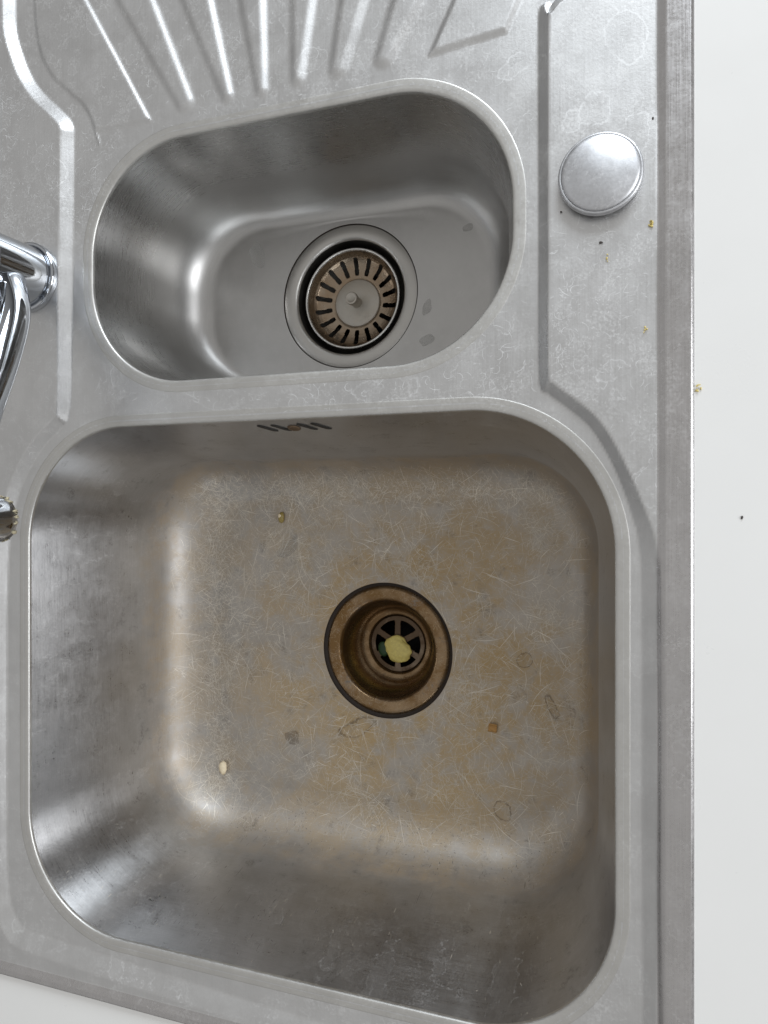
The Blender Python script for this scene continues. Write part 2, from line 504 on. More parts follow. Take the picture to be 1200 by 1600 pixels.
def heights(P):
    """sheet height in mm and region id"""
    x, y = P[:, 0], P[:, 1]
    d = sd_poly(P, DECKS)
    # half width of the pressed step: wide at the bottom edge, narrow by the shelves
    bot = smoothstep((-262 - y) / 50)
    rgt = smoothstep((x + 80) / 40)
    low = smoothstep((30 - y) / 70)
    hw = 4.4 * (1 - rgt) + rgt * (3.2 * (1 - low) + 5.0 * low)
    lft = smoothstep((78 - y) / 12) * (x < -200)
    hw = hw * (1 - lft) + 3.3 * lft
    hw = hw * (1 - bot) + 5.6 * bot
    t = ramp((d + hw) / (2 * hw))
    bx = np.maximum(x - 21.0, np.maximum(-455.0 - x, -341.5 - y))
    border = ramp((bx + 2.6) / 4.2)
    top = -1.4 + 1.9 * border
    h = -7.2 * (1 - t) + top * t
    reg = np.zeros(len(P), int)           # 0 deck 1 left shelf 2 right shelf 3 border
    reg[(d > -hw) & (x < -200)] = 1
    reg[(d > -hw) & (x > -200)] = 2
    reg[(y < -10) & (reg > 0)] = 0
    reg[(bx > -2.0)] = 3
    near = smoothstep((np.minimum(sd_rr(P, BIG), sd_rr(P, SML)) - 10.0) / 25.0)
    ripple = 0.30 * np.sin(x * 0.047 + 1.0 + 0.6 * np.sin(y * 0.03)) * np.sin(y * 0.041 + 0.4)
    h = h + ripple * near * (bx < -3)
    for i, poly in enumerate([PANEL_L, PANEL_R] + RIBP):
        if i < 2:
            dp = sd_poly(P, poly)
            h = h + 1.6 * ramp((1.6 - dp) / 3.2, 0.25)
            reg[dp < 1.9] = 10 + i
            continue
        # a tapered rib with a round end
        (ax, ay), (bx_, by_), (cx_, cy_), (dx_, dy_) = poly
        ra, rb = (dx_ - ax) * 0.46, max(3.4, (cx_ - bx_) * 0.5)
        A, B = np.array([(ax + dx_) / 2, ay]), np.array([(bx_ + cx_) / 2, (by_ + cy_) / 2 + rb])
        ab = B - A
        tt = np.clip(((P - A) @ ab) / (ab @ ab), 0, 1)
        dp = np.linalg.norm(P - A - tt[:, None] * ab, axis=1) - (ra + (rb - ra) * tt)
        h = h + 2.0 * ramp((2.4 - dp) / 5.0, 0.3)
        reg[dp < 2.6] = 10 + i
    # rolled outer edge
    e = np.minimum(X1 - x, y - Y0)
    h = h - 1.8 * (1 - np.clip(e / 1.3, 0, 1)) ** 2
    return h, reg


STEP = 1.25
gx = np.arange(X0, X1 + 0.01, STEP)
gx = np.append(gx[gx < X1 - 0.6], X1)
gy = np.arange(Y0, Y1 + 0.01, STEP)
GX, GY = np.meshgrid(gx, gy)
P2 = np.stack([GX.ravel(), GY.ravel()], 1)
hz, reg = heights(P2)
e = 0.5
hx = (heights(P2 + [e, 0])[0] - heights(P2 - [e, 0])[0]) / (2 * e)
hy = (heights(P2 + [0, e])[0] - heights(P2 - [0, e])[0]) / (2 * e)
nrm = np.stack([-hx, -hy, np.ones_like(hx)], 1)
nrm /= np.linalg.norm(nrm, axis=1)[:, None]


def rrect(x0, x1, y0, y1, r, n=320):
    """rounded rectangle, n points, equal share per corner and side so that rings match"""
    pts = []
    nc = n // 8
    cs = [((x1 - r, y1 - r), 0), ((x0 + r, y1 - r), 90), ((x0 + r, y0 + r), 180), ((x1 - r, y0 + r), 270)]
    sides = [((x1, y0 + r), (x1, y1 - r)), ((x1 - r, y1), (x0 + r, y1)), ((x0, y1 - r), (x0, y0 + r)), ((x0 + r, y0), (x1 - r, y0))]
    for k in range(4):
        (ax, ay), (bx, by) = sides[k]
        for t in np.linspace(0, 1, nc, endpoint=False):
            pts.append((ax + (bx - ax) * t, ay + (by - ay) * t))
        (cx, cy), a0 = cs[k]
        for t in np.linspace(0, 90, nc, endpoint=False):
            a = R(a0 + t)
            pts.append((cx + r * math.cos(a), cy + r * math.sin(a)))
    return np.array(pts)


hole = np.minimum(sd_rr(P2, BIG), sd_rr(P2, SML)) < 3.5
ny, nx = GX.shape
idx = np.arange(nx * ny).reshape(ny, nx)
quads = np.stack([idx[:-1, :-1], idx[:-1, 1:], idx[1:, 1:], idx[1:, :-1]], -1).reshape(-1, 4)
quads = quads[~hole[quads].any(1)]
freg = np.max(reg[quads], axis=1)
pos3 = np.column_stack([P2, hz]) * mm
names = {0: ('deck', 'deck'), 1: ('raised_shelf', 'deck'), 2: ('raised_shelf', 'deck'), 3: ('outer_border', 'border'), 10: ('drainer_panel', 'deck'), 11: ('drainer_panel', 'deck')}
for i in range(len(RIBP)):
    names[12 + i] = ('drainer_rib', 'deck')
for rid, (nm, mk) in names.items():
    q = quads[freg == rid]
    if not len(q):
        continue
    used, inv = np.unique(q, return_inverse=True)
    mesh_obj(nm, pos3[used], inv.reshape(-1, 4), M[mk], sink, normals=nrm[used])


# outer skirt that turns the sheet down to the counter
def skirt():
    path = [(X0, Y0), (X1 - 6, Y0)]
    for a in np.linspace(-90, 0, 7):
        path.append((X1 - 6 + 6 * math.cos(R(a)), Y0 + 6 + 6 * math.sin(R(a))))
    path += [(X1, y) for y in np.linspace(Y0 + 10, Y1, 60)]
    path = np.array(path)
    t = np.gradient(path, axis=0)
    t /= np.linalg.norm(t, axis=1)[:, None]
    nn = np.stack([t[:, 1], -t[:, 0]], 1)
    rings = []
    for off, z in ((-0.6, -1.3), (0.25, -1.75), (0.75, -2.5), (0.8, -3.6)):
        rings.append(np.column_stack([path + nn * off, np.full(len(path), z)]) * mm)
    v, f, uv = loft(rings, close=False)
    return mesh_obj('rolled_edge', v, [tuple(reversed(q)) for q in f], M['border'], sink)


skirt()


# ------------------------------------------------------------------ bowls
def build_bowl(name, b, zf, ins, drain, r_floor, mat, dip, gap_r, wall_frac, fv):
    """ins = insets left,right,bottom,top from rim to flat floor (mm); returns floor height function"""
    n = 320
    il, ir, ib, it = ins
    zr = -7.2

    def ring(g, z, rr):
        x0, x1, y0, y1 = b['x0'] + il * g, b['x1'] - ir * g, b['y0'] + ib * g, b['y1'] - it * g
        return np.column_stack([rrect(x0, x1, y0, y1, rr, n), np.full(n, z)]) * mm
    # lip: a flattened band round the opening
    lip = []
    for off, z in ((8.6, zr - 0.25), (8.2, zr + 0.04), (7.4, zr + 0.10), (2.2, zr - 0.10), (0.9, zr - 0.28), (0.25, zr - 0.8), (0.0, zr - 1.7), (-0.1, zr - 3.0)):
        q = rrect(b['x0'] - off, b['x1'] + off, b['y0'] - off, b['y1'] + off, b['r'] + off, n)
        lip.append(np.column_stack([q, np.full(n, z)]) * mm)
    v, f, uv = loft(lip)
    bowl = mesh_obj(name, [(0, 0, 0)], [], mat, sink) if False else None
    rings = []
    D = zf - (zr - 2.6)
    gs, zs = [], []
    gd = wall_frac
    for t in np.linspace(0, 1, 14):
        gs.append(gd * (1 - (1 - t) ** 1.7))
        zs.append(zr - 2.6 + D * (1 - fv) * t)
    # fillet: a quarter ellipse tangent to wall and floor
    for a in np.linspace(0, 90, 19)[1:]:
        s, c = math.sin(R(a)), math.cos(R(a))
        gs.append(gd + (1 - gd) * (1 - c))
        zs.append(zr - 2.6 + D * (1 - fv + fv * s))
    # smooth the joint between wall and fillet
    gs = np.array(gs)
    for _ in range(4):
        gs[1:-1] = 0.25 * gs[:-2] + 0.5 * gs[1:-1] + 0.25 * gs[2:]
    for g, z in zip(gs, zs):
        rings.append(ring(g, z, b['r'] + (r_floor - b['r']) * smoothstep(g) if False else b['r'] + (r_floor - b['r']) * g))
    outer = rings[-1] / mm
    cx, cy = drain

    def floor_z(x, y):
        d = math.hypot(x - cx, y - cy)
        return zf - dip * smoothstep(np.array([1 - (d - gap_r) / 130.0]))[0] if d > gap_r else zf - dip
    ang = np.arctan2(outer[:, 1] - cy, outer[:, 0] - cx)
    inner = np.column_stack([cx + gap_r * np.cos(ang), cy + gap_r * np.sin(ang)])
    for t in np.linspace(0, 1, 26)[1:]:
        q = outer[:, :2] * (1 - t) + inner * t
        z = np.array([floor_z(x, y) for x, y in q])
        z = zf + (z - zf) * smoothstep(np.full(n, t * 3))
        rings.append(np.column_stack([q, z]) * mm)
    v2, f2, uv2 = loft(rings)
    o = mesh_obj(name, v2, f2, mat, sink, uv=uv2)
    mesh_obj('rim', v, f, M['lip'], o, uv=uv)
    # recess wall round the drain flange, its gap shade painted near-black
    rec = [inner, inner]
    rr = [np.column_stack([inner, np.full(n, zf - dip)]) * mm, np.column_stack([cx + (inner - [cx, cy])[:, 0] * 0.995, cy + (inner - [cx, cy])[:, 1] * 0.995, np.full(n, zf - dip - 2.5)]) * mm,
          np.column_stack([cx + (inner - [cx, cy])[:, 0] * 0.8, cy + (inner - [cx, cy])[:, 1] * 0.8, np.full(n, zf - dip - 2.6)]) * mm]
    vv, ff, uu = loft(rr)
    mesh_obj('shaded_recess', vv, ff, M['gap'], o)
    return o, floor_z


DB = (-193.0, -119.5)
DS = (-206.5, 172.0)
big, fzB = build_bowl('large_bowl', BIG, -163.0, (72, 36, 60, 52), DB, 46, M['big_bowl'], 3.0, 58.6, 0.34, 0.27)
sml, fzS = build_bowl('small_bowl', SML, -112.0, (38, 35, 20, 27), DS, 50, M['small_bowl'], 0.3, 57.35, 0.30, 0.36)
big['label'] = 'large rectangular bowl with brown stained, scratched floor'
sml['label'] = 'small clean half bowl under the drainer ribs'

# --- hair scratches on the floor and fillets of the large bowl
from mathutils.bvhtree import BVHTree


def bvh_of(o):
    me = o.data
    return BVHTree.FromPolygons([tuple(v.co) for v in me.vertices], [tuple(q.vertices) for q in me.polygons])


def hair_scratches(parent, count, sampler, mat, seed, lmin, lmax, wmin, wmax, name='scratches', curl=0.05, lpow=2.0, nzmin=0.45, text='mass of fine pale hair scratches'):
    """thousands of short curved hair lines lying on the sheet"""
    tree = bvh_of(parent)
    rs_ = np.random.RandomState(seed)
    v, f = [], []
    for _ in range(count):
        x, y = sampler(rs_)
        a = rs_.rand() * 2 * math.pi
        L = lmin + (lmax - lmin) * rs_.rand() ** lpow
        w = wmin + (wmax - wmin) * rs_.rand() ** 2
        curv = rs_.randn() * curl
        m = 6
        pts = []
        for j in range(m):
            hit, nrm_, _i, _d = tree.ray_cast(Vector((x * mm, y * mm, 0.0)), Vector((0, 0, -1)))
            if hit is None or abs(nrm_.z) < nzmin:
                break
            nn = nrm_ if nrm_.z > 0 else -nrm_
            pts.append((hit + nn * 0.00004, nn, a))
            x += math.cos(a) * L / (m - 1)
            y += math.sin(a) * L / (m - 1)
            a += curv * L / (m - 1) + rs_.randn() * 0.05
        if len(pts) < 3:
            continue
        b0 = len(v)
        for j, (c, nn, aa) in enumerate(pts):
            side = nn.cross(Vector((math.cos(aa), math.sin(aa), 0))).normalized()
            ww = w * mm * (0.15 + 0.85 * math.sin(math.pi * (j + 0.3) / (len(pts) - 0.4))) * 0.5
            v += [tuple(c + side * ww), tuple(c - side * ww)]
        for j in range(len(pts) - 1):
            q = b0 + 2 * j
            f.append((q, q + 1, q + 3, q + 2))
    o = mesh_obj(name, v, f, mat, parent)
    tag(o, text, kind='stuff')
    return o


def clusters(rs0, n, x0, x1, y0, y1, sg):
    c = np.column_stack([rs0.uniform(x0, x1, n), rs0.uniform(y0, y1, n), rs0.uniform(sg * 0.4, sg * 1.3, n)])

    def f(r):
        if r.rand() < 0.35:
            return r.uniform(x0, x1), r.uniform(y0, y1)
        k = c[r.randint(n)]
        return k[0] + r.randn() * k[2], k[1] + r.randn() * k[2]
    return f


M['scratch'] = plain('pale_scratch', (0.60, 0.55, 0.465), 0.5, 0.6, 0.4, 0.09, 0.0)
M['scratch_bright'] = plain('bright_scratch', (0.76, 0.71, 0.62), 0.45, 0.5, 0.3, 0.09, 0.0)
M['scuff'] = plain('dark_scuff', (0.20, 0.185, 0.17), 0.5, 0.6, 0.5, 0.09, 0.0)
hair_scratches(big, 11000, clusters(np.random.RandomState(1), 60, -385, -15, -275, 40, 26), M['scratch'], 5, 1.5, 26, 0.12, 0.34, curl=0.025, lpow=3.0)
hair_scratches(big, 2400, clusters(np.random.RandomState(2), 34, -385, -15, -268, 40, 18), M['scratch_bright'], 6, 1.5, 30, 0.13, 0.38, curl=0.02, lpow=3.0)
hair_scratches(big, 900, clusters(np.random.RandomState(3), 14, -330, -40, -304, -255, 9), M['scuff'], 7, 0.4, 1.8, 0.2, 0.7, nzmin=0.06, text='mass of small dark scuffs on the near wall')
hair_scratches(big, 700, clusters(np.random.RandomState(4), 18, -405, -40, -304, -255, 12), M['scratch'], 8, 0.3, 1.5, 0.2, 0.6, nzmin=0.06, text='mass of small pale scratches on the near wall')



def fillet_band(r_):
    if r_.rand() < 0.5:
        return -356 + r_.randn() * 9, r_.uniform(-262, 28)
    return r_.uniform(-365, -22), 20 + r_.randn() * 9


hair_scratches(big, 3000, fillet_band, M['scratch_bright'], 9, 2.0, 14, 0.11, 0.32, curl=0.04, lpow=2.5)
# curls of dried limescale on the deck
M['lime_curl'] = plain('limescale_curl', (0.74, 0.74, 0.735), 0.55, 0.35, 0.3, 0.06, 0.0)
DK = [o for o in sink.children if o.name.startswith('deck')][0]
hair_scratches(DK, 2600, clusters(np.random.RandomState(8), 40, -380, -20, 62, 330, 16), M['lime_curl'], 12, 2.0, 12, 0.14, 0.34, name='limescale_curls', curl=0.28, text='mass of thin pale limescale curls')
for o in [o for o in sink.children if o.name.startswith('raised_shelf')]:
    hair_scratches(o, 420, clusters(np.random.RandomState(15), 22, -40, 18, 0, 300, 12) if max(v.co.x for v in o.data.vertices) > -0.2 else clusters(np.random.RandomState(16), 22, -450, -390, 40, 380, 12), M['lime_curl'], 14, 1.5, 9, 0.14, 0.32, name='limescale_curls', curl=0.25, text='mass of thin pale limescale curls')

# --- large drain
cx, cy = DB[0] * mm, DB[1] * mm
zt = (-163 - 3.0 - 0.6) * mm
fl = lathe('drain_flange', cx, cy, [(56.8 * mm, zt - 0.0034), (56.2 * mm, zt - 0.0024), (55.0 * mm, zt - 0.0013), (53.9 * mm, zt - 0.0004), (53.2 * mm, zt + 0.0001), (51.5 * mm, zt + 0.0003), (46.4 * mm, zt + 0.0001), (44.8 * mm, zt - 0.0004), (43.6 * mm, zt - 0.0014), (42.8 * mm, zt - 0.0030), (42.4 * mm, zt - 0.005)], M['big_flange'], sink, 128)
fl['label'] = 'brown stained drain flange in the large bowl'
M['flange_scratch'] = plain('worn_brown_scratch', (0.42, 0.31, 0.19), 0.4, 0.7, 0.4, 0.09, 0.0)


def on_flange(r_):
    a_ = r_.rand() * 2 * math.pi
    q_ = 44.5 + r_.rand() * 11
    return DB[0] + q_ * math.cos(a_), DB[1] + q_ * math.sin(a_)


hair_scratches(fl, 380, on_flange, M['flange_scratch'], 19, 1.2, 6, 0.16, 0.42, nzmin=0.3, text='mass of worn bright scratches on the flange')
lathe('drain_cup', cx, cy, [(42.4 * mm, zt - 0.0049), (41.8 * mm, zt - 0.011), (40.4 * mm, zt - 0.0165), (38.0 * mm, zt - 0.0215), (35.2 * mm, zt - 0.0250), (34.2 * mm, zt - 0.0256), (33.6 * mm, zt - 0.0264), (31.4 * mm, zt - 0.0290), (28.8 * mm, zt - 0.0302), (27.6 * mm, zt - 0.0303), (26.8 * mm, zt - 0.0310), (26.3 * mm, zt - 0.0330), (25.2 * mm, zt - 0.0338), (25.0 * mm, zt - 0.038)], M['cup'], fl, 128)


def drain_grate(parent, cx, cy, z, r, mat):
    """disc with six wedge holes: outer ring, six spokes, round hub"""
    bm = bmesh.new()
    n = 180
    rs = np.linspace(0.0, r, 40)
    grid = {}
    for j, rr in enumerate(rs):
        for i in range(n):
            a = 2 * math.pi * i / n
            zz = z + 0.0008 * (1 - (rr / r) ** 2)
            grid[j, i] = (cx + rr * math.cos(a), cy + rr * math.sin(a), zz)
    v, f, ids = [], [], {}
    for j in range(1, len(rs) - 1):
        for i in range(n):
            rm = 0.5 * (rs[j] + rs[j + 1])
            am = 2 * math.pi * (i + 0.5) / n + R(30)
            sect = (am % (math.pi / 3)) - math.pi / 6
            half = rm * math.sin(math.pi / 6 - abs(sect)) if True else 0
            inhole = (0.0085 < rm < 0.0215) and half > 0.0026
            if inhole:
                continue
            q = []
            for key in ((j, i), (j, (i + 1) % n), (j + 1, (i + 1) % n), (j + 1, i)):
                if key not in ids:
                    ids[key] = len(v)
                    v.append(grid[key])
                q.append(ids[key])
            f.append(q)
    c = len(v)
    v.append((cx, cy, z + 0.0008))
    for i in range(n):
        f.append((c, ids[1, i], ids[1, (i + 1) % n]))
    o = mesh_obj('grate', v, f, mat, parent)
    s = o.modifiers.new('thick', 'SOLIDIFY')
    s.thickness = 0.0018
    return o


drain_grate(fl, cx, cy, zt - 0.0345, 0.0252, M['grate'])
lathe('waste_pipe', cx, cy, [(25.6 * mm, zt - 0.034), (24 * mm, zt - 0.06), (23 * mm, zt - 0.09)], M['black'], fl, 48, cap=True)

# --- small drain seat
sx, sy = DS[0] * mm, DS[1] * mm
zs_ = (-112 - 0.3 - 0.4) * mm
fs = lathe('drain_flange', sx, sy, [(57.2 * mm, zs_ - 0.002), (57.0 * mm, zs_ - 0.0006), (56.3 * mm, zs_), (50 * mm, zs_ + 0.0001), (47.5 * mm, zs_ - 0.0002), (46.2 * mm, zs_ - 0.0012), (45.4 * mm, zs_ - 0.0030)], M['small_flange'], sink, 128)
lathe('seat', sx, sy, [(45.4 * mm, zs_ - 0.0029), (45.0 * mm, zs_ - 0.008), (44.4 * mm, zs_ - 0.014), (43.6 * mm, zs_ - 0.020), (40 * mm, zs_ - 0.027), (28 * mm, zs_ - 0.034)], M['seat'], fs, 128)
fs['label'] = 'clean grey drain flange round the basket strainer'
lathe('waste_pipe', sx, sy, [(28 * mm, zs_ - 0.034), (24 * mm, zs_ - 0.06), (23 * mm, zs_ - 0.09)], M['black'], fs, 48, cap=True)

# --- overflow slots in the large bowl's top wall
of = empty('overflow_grille', (-0.2095, 0.0575, -0.023))
of.parent = sink
of['label'] = 'overflow of four slanted slots round a screw'


def wall_y(z):
    """y of the large bowl's top wall at height z (mm)"""
    t = (z + 9.6) / (-163 + 9.6) / 0.73
    t = min(1, max(0, t))
    return BIG['y1'] - 52 * 0.34 * (1 - (1 - t) ** 1.7)


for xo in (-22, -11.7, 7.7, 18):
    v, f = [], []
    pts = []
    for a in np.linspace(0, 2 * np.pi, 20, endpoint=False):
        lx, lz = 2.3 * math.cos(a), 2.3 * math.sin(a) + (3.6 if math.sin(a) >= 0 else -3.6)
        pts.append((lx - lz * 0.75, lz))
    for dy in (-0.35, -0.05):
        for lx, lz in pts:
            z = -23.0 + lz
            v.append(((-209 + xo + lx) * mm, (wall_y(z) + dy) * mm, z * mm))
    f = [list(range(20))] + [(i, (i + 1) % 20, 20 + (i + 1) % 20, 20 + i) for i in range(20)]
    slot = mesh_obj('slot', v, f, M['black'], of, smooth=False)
sc_rings = []
for rr, dy in ((4.6, -0.1), (4.4, -0.7), (3.4, -1.1), (1.8, -1.2), (0.6, -0.8), (0.1, -0.8)):
    a = np.linspace(0, 2 * np.pi, 24, endpoint=False)
    zz = -24.0 + rr * np.sin(a)
    sc_rings.append(np.column_stack([-211.5 + rr * np.cos(a), np.array([wall_y(z) for z in zz]) + dy, zz]) * mm)
v, f, uv = loft(sc_rings)
mesh_obj('screw', v, f, M['grate'], of)

# ------------------------------------------------------------------ basket strainer
bs = empty('basket_strainer', (sx, sy, zs_ - 0.03))
tag(bs, 'removable steel basket strainer with radial slots sitting in the small bowl drain', 'strainer')
zb = zs_ - 0.0060


def basket_mesh():
    prof = [(38.6, -0.6), (38.0, -2.5), (37.2, -4.6), (36.0, -6.8), (34.2, -8.8), (31.8, -10.2), (29.0, -11.2), (26.0, -11.9), (23.0, -12.4), (20.6, -12.7), (20.0, -13.2), (19.4, -13.3)]
    pr = np.array(prof)
    s = np.r_[0, np.cumsum(np.hypot(*np.diff(pr, axis=0).T))]
    ss = np.linspace(0, s[-1], 46)
    rr, zz = np.interp(ss, s, pr[:, 0]), np.interp(ss, s, pr[:, 1])
    n = 432
    v, f, ids = [], [], {}
    for j in range(len(rr) - 1):
        for i in range(n):
            rm, am = 0.5 * (rr[j] + rr[j + 1]), 2 * math.pi * (i + 0.5) / n
            sm_ = 0.5 * (ss[j] + ss[j + 1])
            sect = (am % (math.pi / 9)) - math.pi / 18
            w = abs(rm * sect)
            ra, rb = 22.8, 35.0
            dr = max(0.0, ra + 1.3 - rm, rm - (rb - 1.3))
            if math.hypot(w, dr) < 1.75:
                continue
            q = []
            for key in ((j, i), (j, (i + 1) % n), (j + 1, (i + 1) % n), (j + 1, i)):
                if key not in ids:
                    ids[key] = len(v)
                    a = 2 * math.pi * key[1] / n
                    v.append((sx + rr[key[0]] * mm * math.cos(a), sy + rr[key[0]] * mm * math.sin(a), zb + zz[key[0]] * mm))
                q.append(ids[key])
            f.append(q)
    return v, f


v, f = basket_mesh()
bk = mesh_obj('basket', v, f, M['basket'], bs)
bk['label'] = 'brown tinged slotted basket wall'
md = bk.modifiers.new('thick', 'SOLIDIFY')
md.thickness = 0.0007
lathe('basket_rim', sx, sy, [(39.2 * mm, zb - 0.004), (40.6 * mm, zb - 0.0025), (41.0 * mm, zb - 0.0010), (40.6 * mm, zb + 0.0003), (39.6 * mm, zb + 0.0009), (38.8 * mm, zb + 0.0004), (38.4 * mm, zb - 0.0012)], M['basket_rim'], bs, 128)
lathe('centre_plate', sx, sy, [(19.6 * mm, zb - 0.0136), (19.2 * mm, zb - 0.0127), (18.6 * mm, zb - 0.0124), (10 * mm, zb - 0.0122), (4 * mm, zb - 0.0121)], M['plate'], bs, 96, cap=True)
kn = lathe('knob', sx, sy, [(4.4 * mm, zb - 0.0122), (4.2 * mm, zb - 0.011), (4.2 * mm, zb - 0.004), (4.9 * mm, zb - 0.0032), (5.1 * mm, zb - 0.0022), (5.1 * mm, zb + 0.0010), (4.7 * mm, zb + 0.0017), (3.6 * mm, zb + 0.0018), (3.2 * mm, zb + 0.0013)], M['plate'], bs, 48, cap=True)

# ------------------------------------------------------------------ tap hole cover
pc = empty('tap_hole_cover', (-0.0115, 0.1865, -0.0012))
tag(pc, 'round domed steel cover cap on the right shelf of the sink', 'cover cap')
zc = -0.0012
lathe('neck', -0.0115, 0.1865, [(20.2 * mm, zc - 0.0003), (20.0 * mm, zc + 0.0032), (19.0 * mm, zc + 0.0040)], M['gap'], pc, 64)  # near-black colour stands in for the shadow under the raised cap
zc += 0.0010
lathe('cap_rim', -0.0115, 0.1865, [(19.0 * mm, zc + 0.0016), (21.6 * mm, zc + 0.0016), (22.0 * mm, zc + 0.0018), (22.6 * mm, zc + 0.0028), (22.7 * mm, zc + 0.0044), (22.3 * mm, zc + 0.0054), (21.6 * mm, zc + 0.0058), (21.1 * mm, zc + 0.0056)], M['cover'], pc, 128)
lathe('dome', -0.0115, 0.1865, [(21.1 * mm, zc + 0.0054), (20.9 * mm, zc + 0.0060), (20.3 * mm, zc + 0.0066)] + [(r * mm, zc + 0.0066 + 0.0030 * (1 - (r / 20.3) ** 2)) for r in (19, 17, 15, 12, 9, 6, 3, 1)], M['cover'], pc, 128, cap=True)

# ------------------------------------------------------------------ tap
tapx, tapy = -0.4165, 0.1735
tap = empty('mixer_tap', (tapx, tapy, -0.0012))
tag(tap, 'chrome mixer tap standing on the left shelf, cut off by the picture edge', 'tap')
zt0 = -0.0012
lathe('base_ring', tapx, tapy, [(25.4 * mm, zt0), (25.6 * mm, zt0 + 0.0035), (25.0 * mm, zt0 + 0.0048), (23.6 * mm, zt0 + 0.0052), (22.6 * mm, zt0 + 0.0046), (22.2 * mm, zt0 + 0.003)], M['chrome'], tap, 96)
lathe('body', tapx, tapy, [(22.4 * mm, zt0 + 0.003), (22.0 * mm, zt0 + 0.010), (21.6 * mm, zt0 + 0.046), (21.6 * mm, zt0 + 0.0465), (21.0 * mm, zt0 + 0.047), (21.0 * mm, zt0 + 0.0478), (21.6 * mm, zt0 + 0.0483), (21.4 * mm, zt0 + 0.085), (20 * mm, zt0 + 0.095), (10 * mm, zt0 + 0.1)], M['chrome'], tap, 96, cap=True)


def tube(name, path, radii, mat, parent, n=40, cap=True, flat=1.0):
    path = [Vector(q) for q in path]
    rings = []
    for i, c in enumerate(path):
        t = (path[min(i + 1, len(path) - 1)] - path[max(i - 1, 0)]).normalized()
        up = Vector((0, 0, 1))
        s = t.cross(up)
        s = Vector((1, 0, 0)) if s.length < 1e-4 else s.normalized()
        u = s.cross(t).normalized()
        rings.append(np.array([c + s * (radii[i] * math.cos(a)) + u * (radii[i] * flat * math.sin(a)) for a in np.linspace(0, 2 * math.pi, n, endpoint=False)]))
    v, f, uv = loft(rings)
    if cap:
        f = list(f) + [tuple(range(n))[::-1], tuple((len(rings) - 1) * n + i for i in range(n))]
    return mesh_obj(name, v, [tuple(reversed(q)) for q in f], mat, parent)


def bez(p0, p1, p2, p3, n=30):
    ts = np.linspace(0, 1, n)
    p0, p1, p2, p3 = map(np.array, (p0, p1, p2, p3))
    return [tuple((1 - t) ** 3 * p0 + 3 * (1 - t) ** 2 * t * p1 + 3 * (1 - t) * t * t * p2 + t ** 3 * p3) for t in ts]


NOZ = (-0.357, -0.0045)
ZN = 0.080
ctrl = [(-0.413, 0.168, 0.020), (-0.405, 0.158, 0.030), (-0.389, 0.133, 0.042), (-0.380, 0.100, 0.059), (-0.375, 0.064, 0.077), (-0.369, 0.030, 0.094), (-0.362, 0.008, 0.104), (NOZ[0], NOZ[1], 0.110)]
sp = []
for i in range(len(ctrl) - 1):
    p0, p1, p2, p3 = (np.array(ctrl[min(max(i + o_, 0), len(ctrl) - 1)]) for o_ in (-1, 0, 1, 2))
    for t in np.linspace(0, 1, 6, endpoint=False):
        sp.append(tuple(0.5 * (2 * p1 + (p2 - p0) * t + (2 * p0 - 5 * p1 + 4 * p2 - p3) * t * t + (-p0 + 3 * p1 - 3 * p2 + p3) * t ** 3)))
tube('spout', sp, list(np.linspace(0.0120, 0.0112, len(sp))), M['chrome'], tap, 48)
nz = lathe('nozzle', NOZ[0], NOZ[1], [(11.5 * mm, ZN + 0.042), (13.4 * mm, ZN + 0.036), (14.2 * mm, ZN + 0.028), (14.3 * mm, ZN + 0.006), (13.9 * mm, ZN + 0.001), (12.6 * mm, ZN), (10.5 * mm, ZN + 0.001)], M['chrome'], tap, 64, cap=True)
M['crust'] = plain('limescale_crust', (0.50, 0.44, 0.30), 0.8, 0.0, 0.6, 1.6, 1.0)


def blob(name, loc, r, mat, parent=None, squash=(1, 1, 1), rough=0.25, sub=2, seed=0, rz=0.0):
    """small irregular lump"""
    rs = np.random.RandomState(seed)
    bm = bmesh.new()
    bmesh.ops.create_icosphere(bm, subdivisions=sub, radius=1.0)
    k = rs.randn(5, 3) * 2.0
    k2 = rs.randn(6, 3) * 7.0
    ph2 = rs.rand(6) * 6
    ph = rs.rand(5) * 6
    for vtx in bm.verts:
        d = np.array(vtx.co)
        s = 1 + rough * sum(math.sin(k[i] @ d + ph[i]) for i in range(5)) / 2.5
        s += rough * 0.35 * sum(math.sin(k2[i] @ d + ph2[i]) for i in range(6)) / 3.0
        c = Vector(d * s)
        c = Vector((c.x * squash[0], c.y * squash[1], c.z * squash[2]))
        c.rotate(Matrix.Rotation(rz, 3, 'Z'))
        vtx.co = c * r + Vector(loc)
    vs_ = [tuple(x.co) for x in bm.verts]
    fs_ = [tuple(x.index for x in fc.verts) for fc in bm.faces]
    bm.free()
    if parent is None:
        o = mesh_obj(name, np.array(vs_) - np.array(loc), fs_, mat)
        o.location = loc
        return o
    return mesh_obj(name, vs_, fs_, mat, parent)


vv, ff = [], []
rs = np.random.RandomState(3)
for i in range(190):
    a = rs.rand() * 2 * math.pi
    rr = (10.0 + rs.rand() * 4.5) * mm
    r0 = (0.35 + rs.rand() ** 2 * 1.3) * mm
    bm = bmesh.new()
    bmesh.ops.create_icosphere(bm, subdivisions=1, radius=r0)
    b0 = len(vv)
    for vtx in bm.verts:
        vv.append((NOZ[0] + rr * math.cos(a) + vtx.co.x, NOZ[1] + rr * math.sin(a) + vtx.co.y, ZN + 0.0002 + rs.rand() * 0.0035 + vtx.co.z * 0.8))
    ff += [tuple(b0 + x.index for x in fc.verts) for fc in bm.faces]
    bm.free()
cr = mesh_obj('limescale_crust', vv, ff, M['crust'], nz)
cr['label'] = 'yellowish crust on the nozzle end'

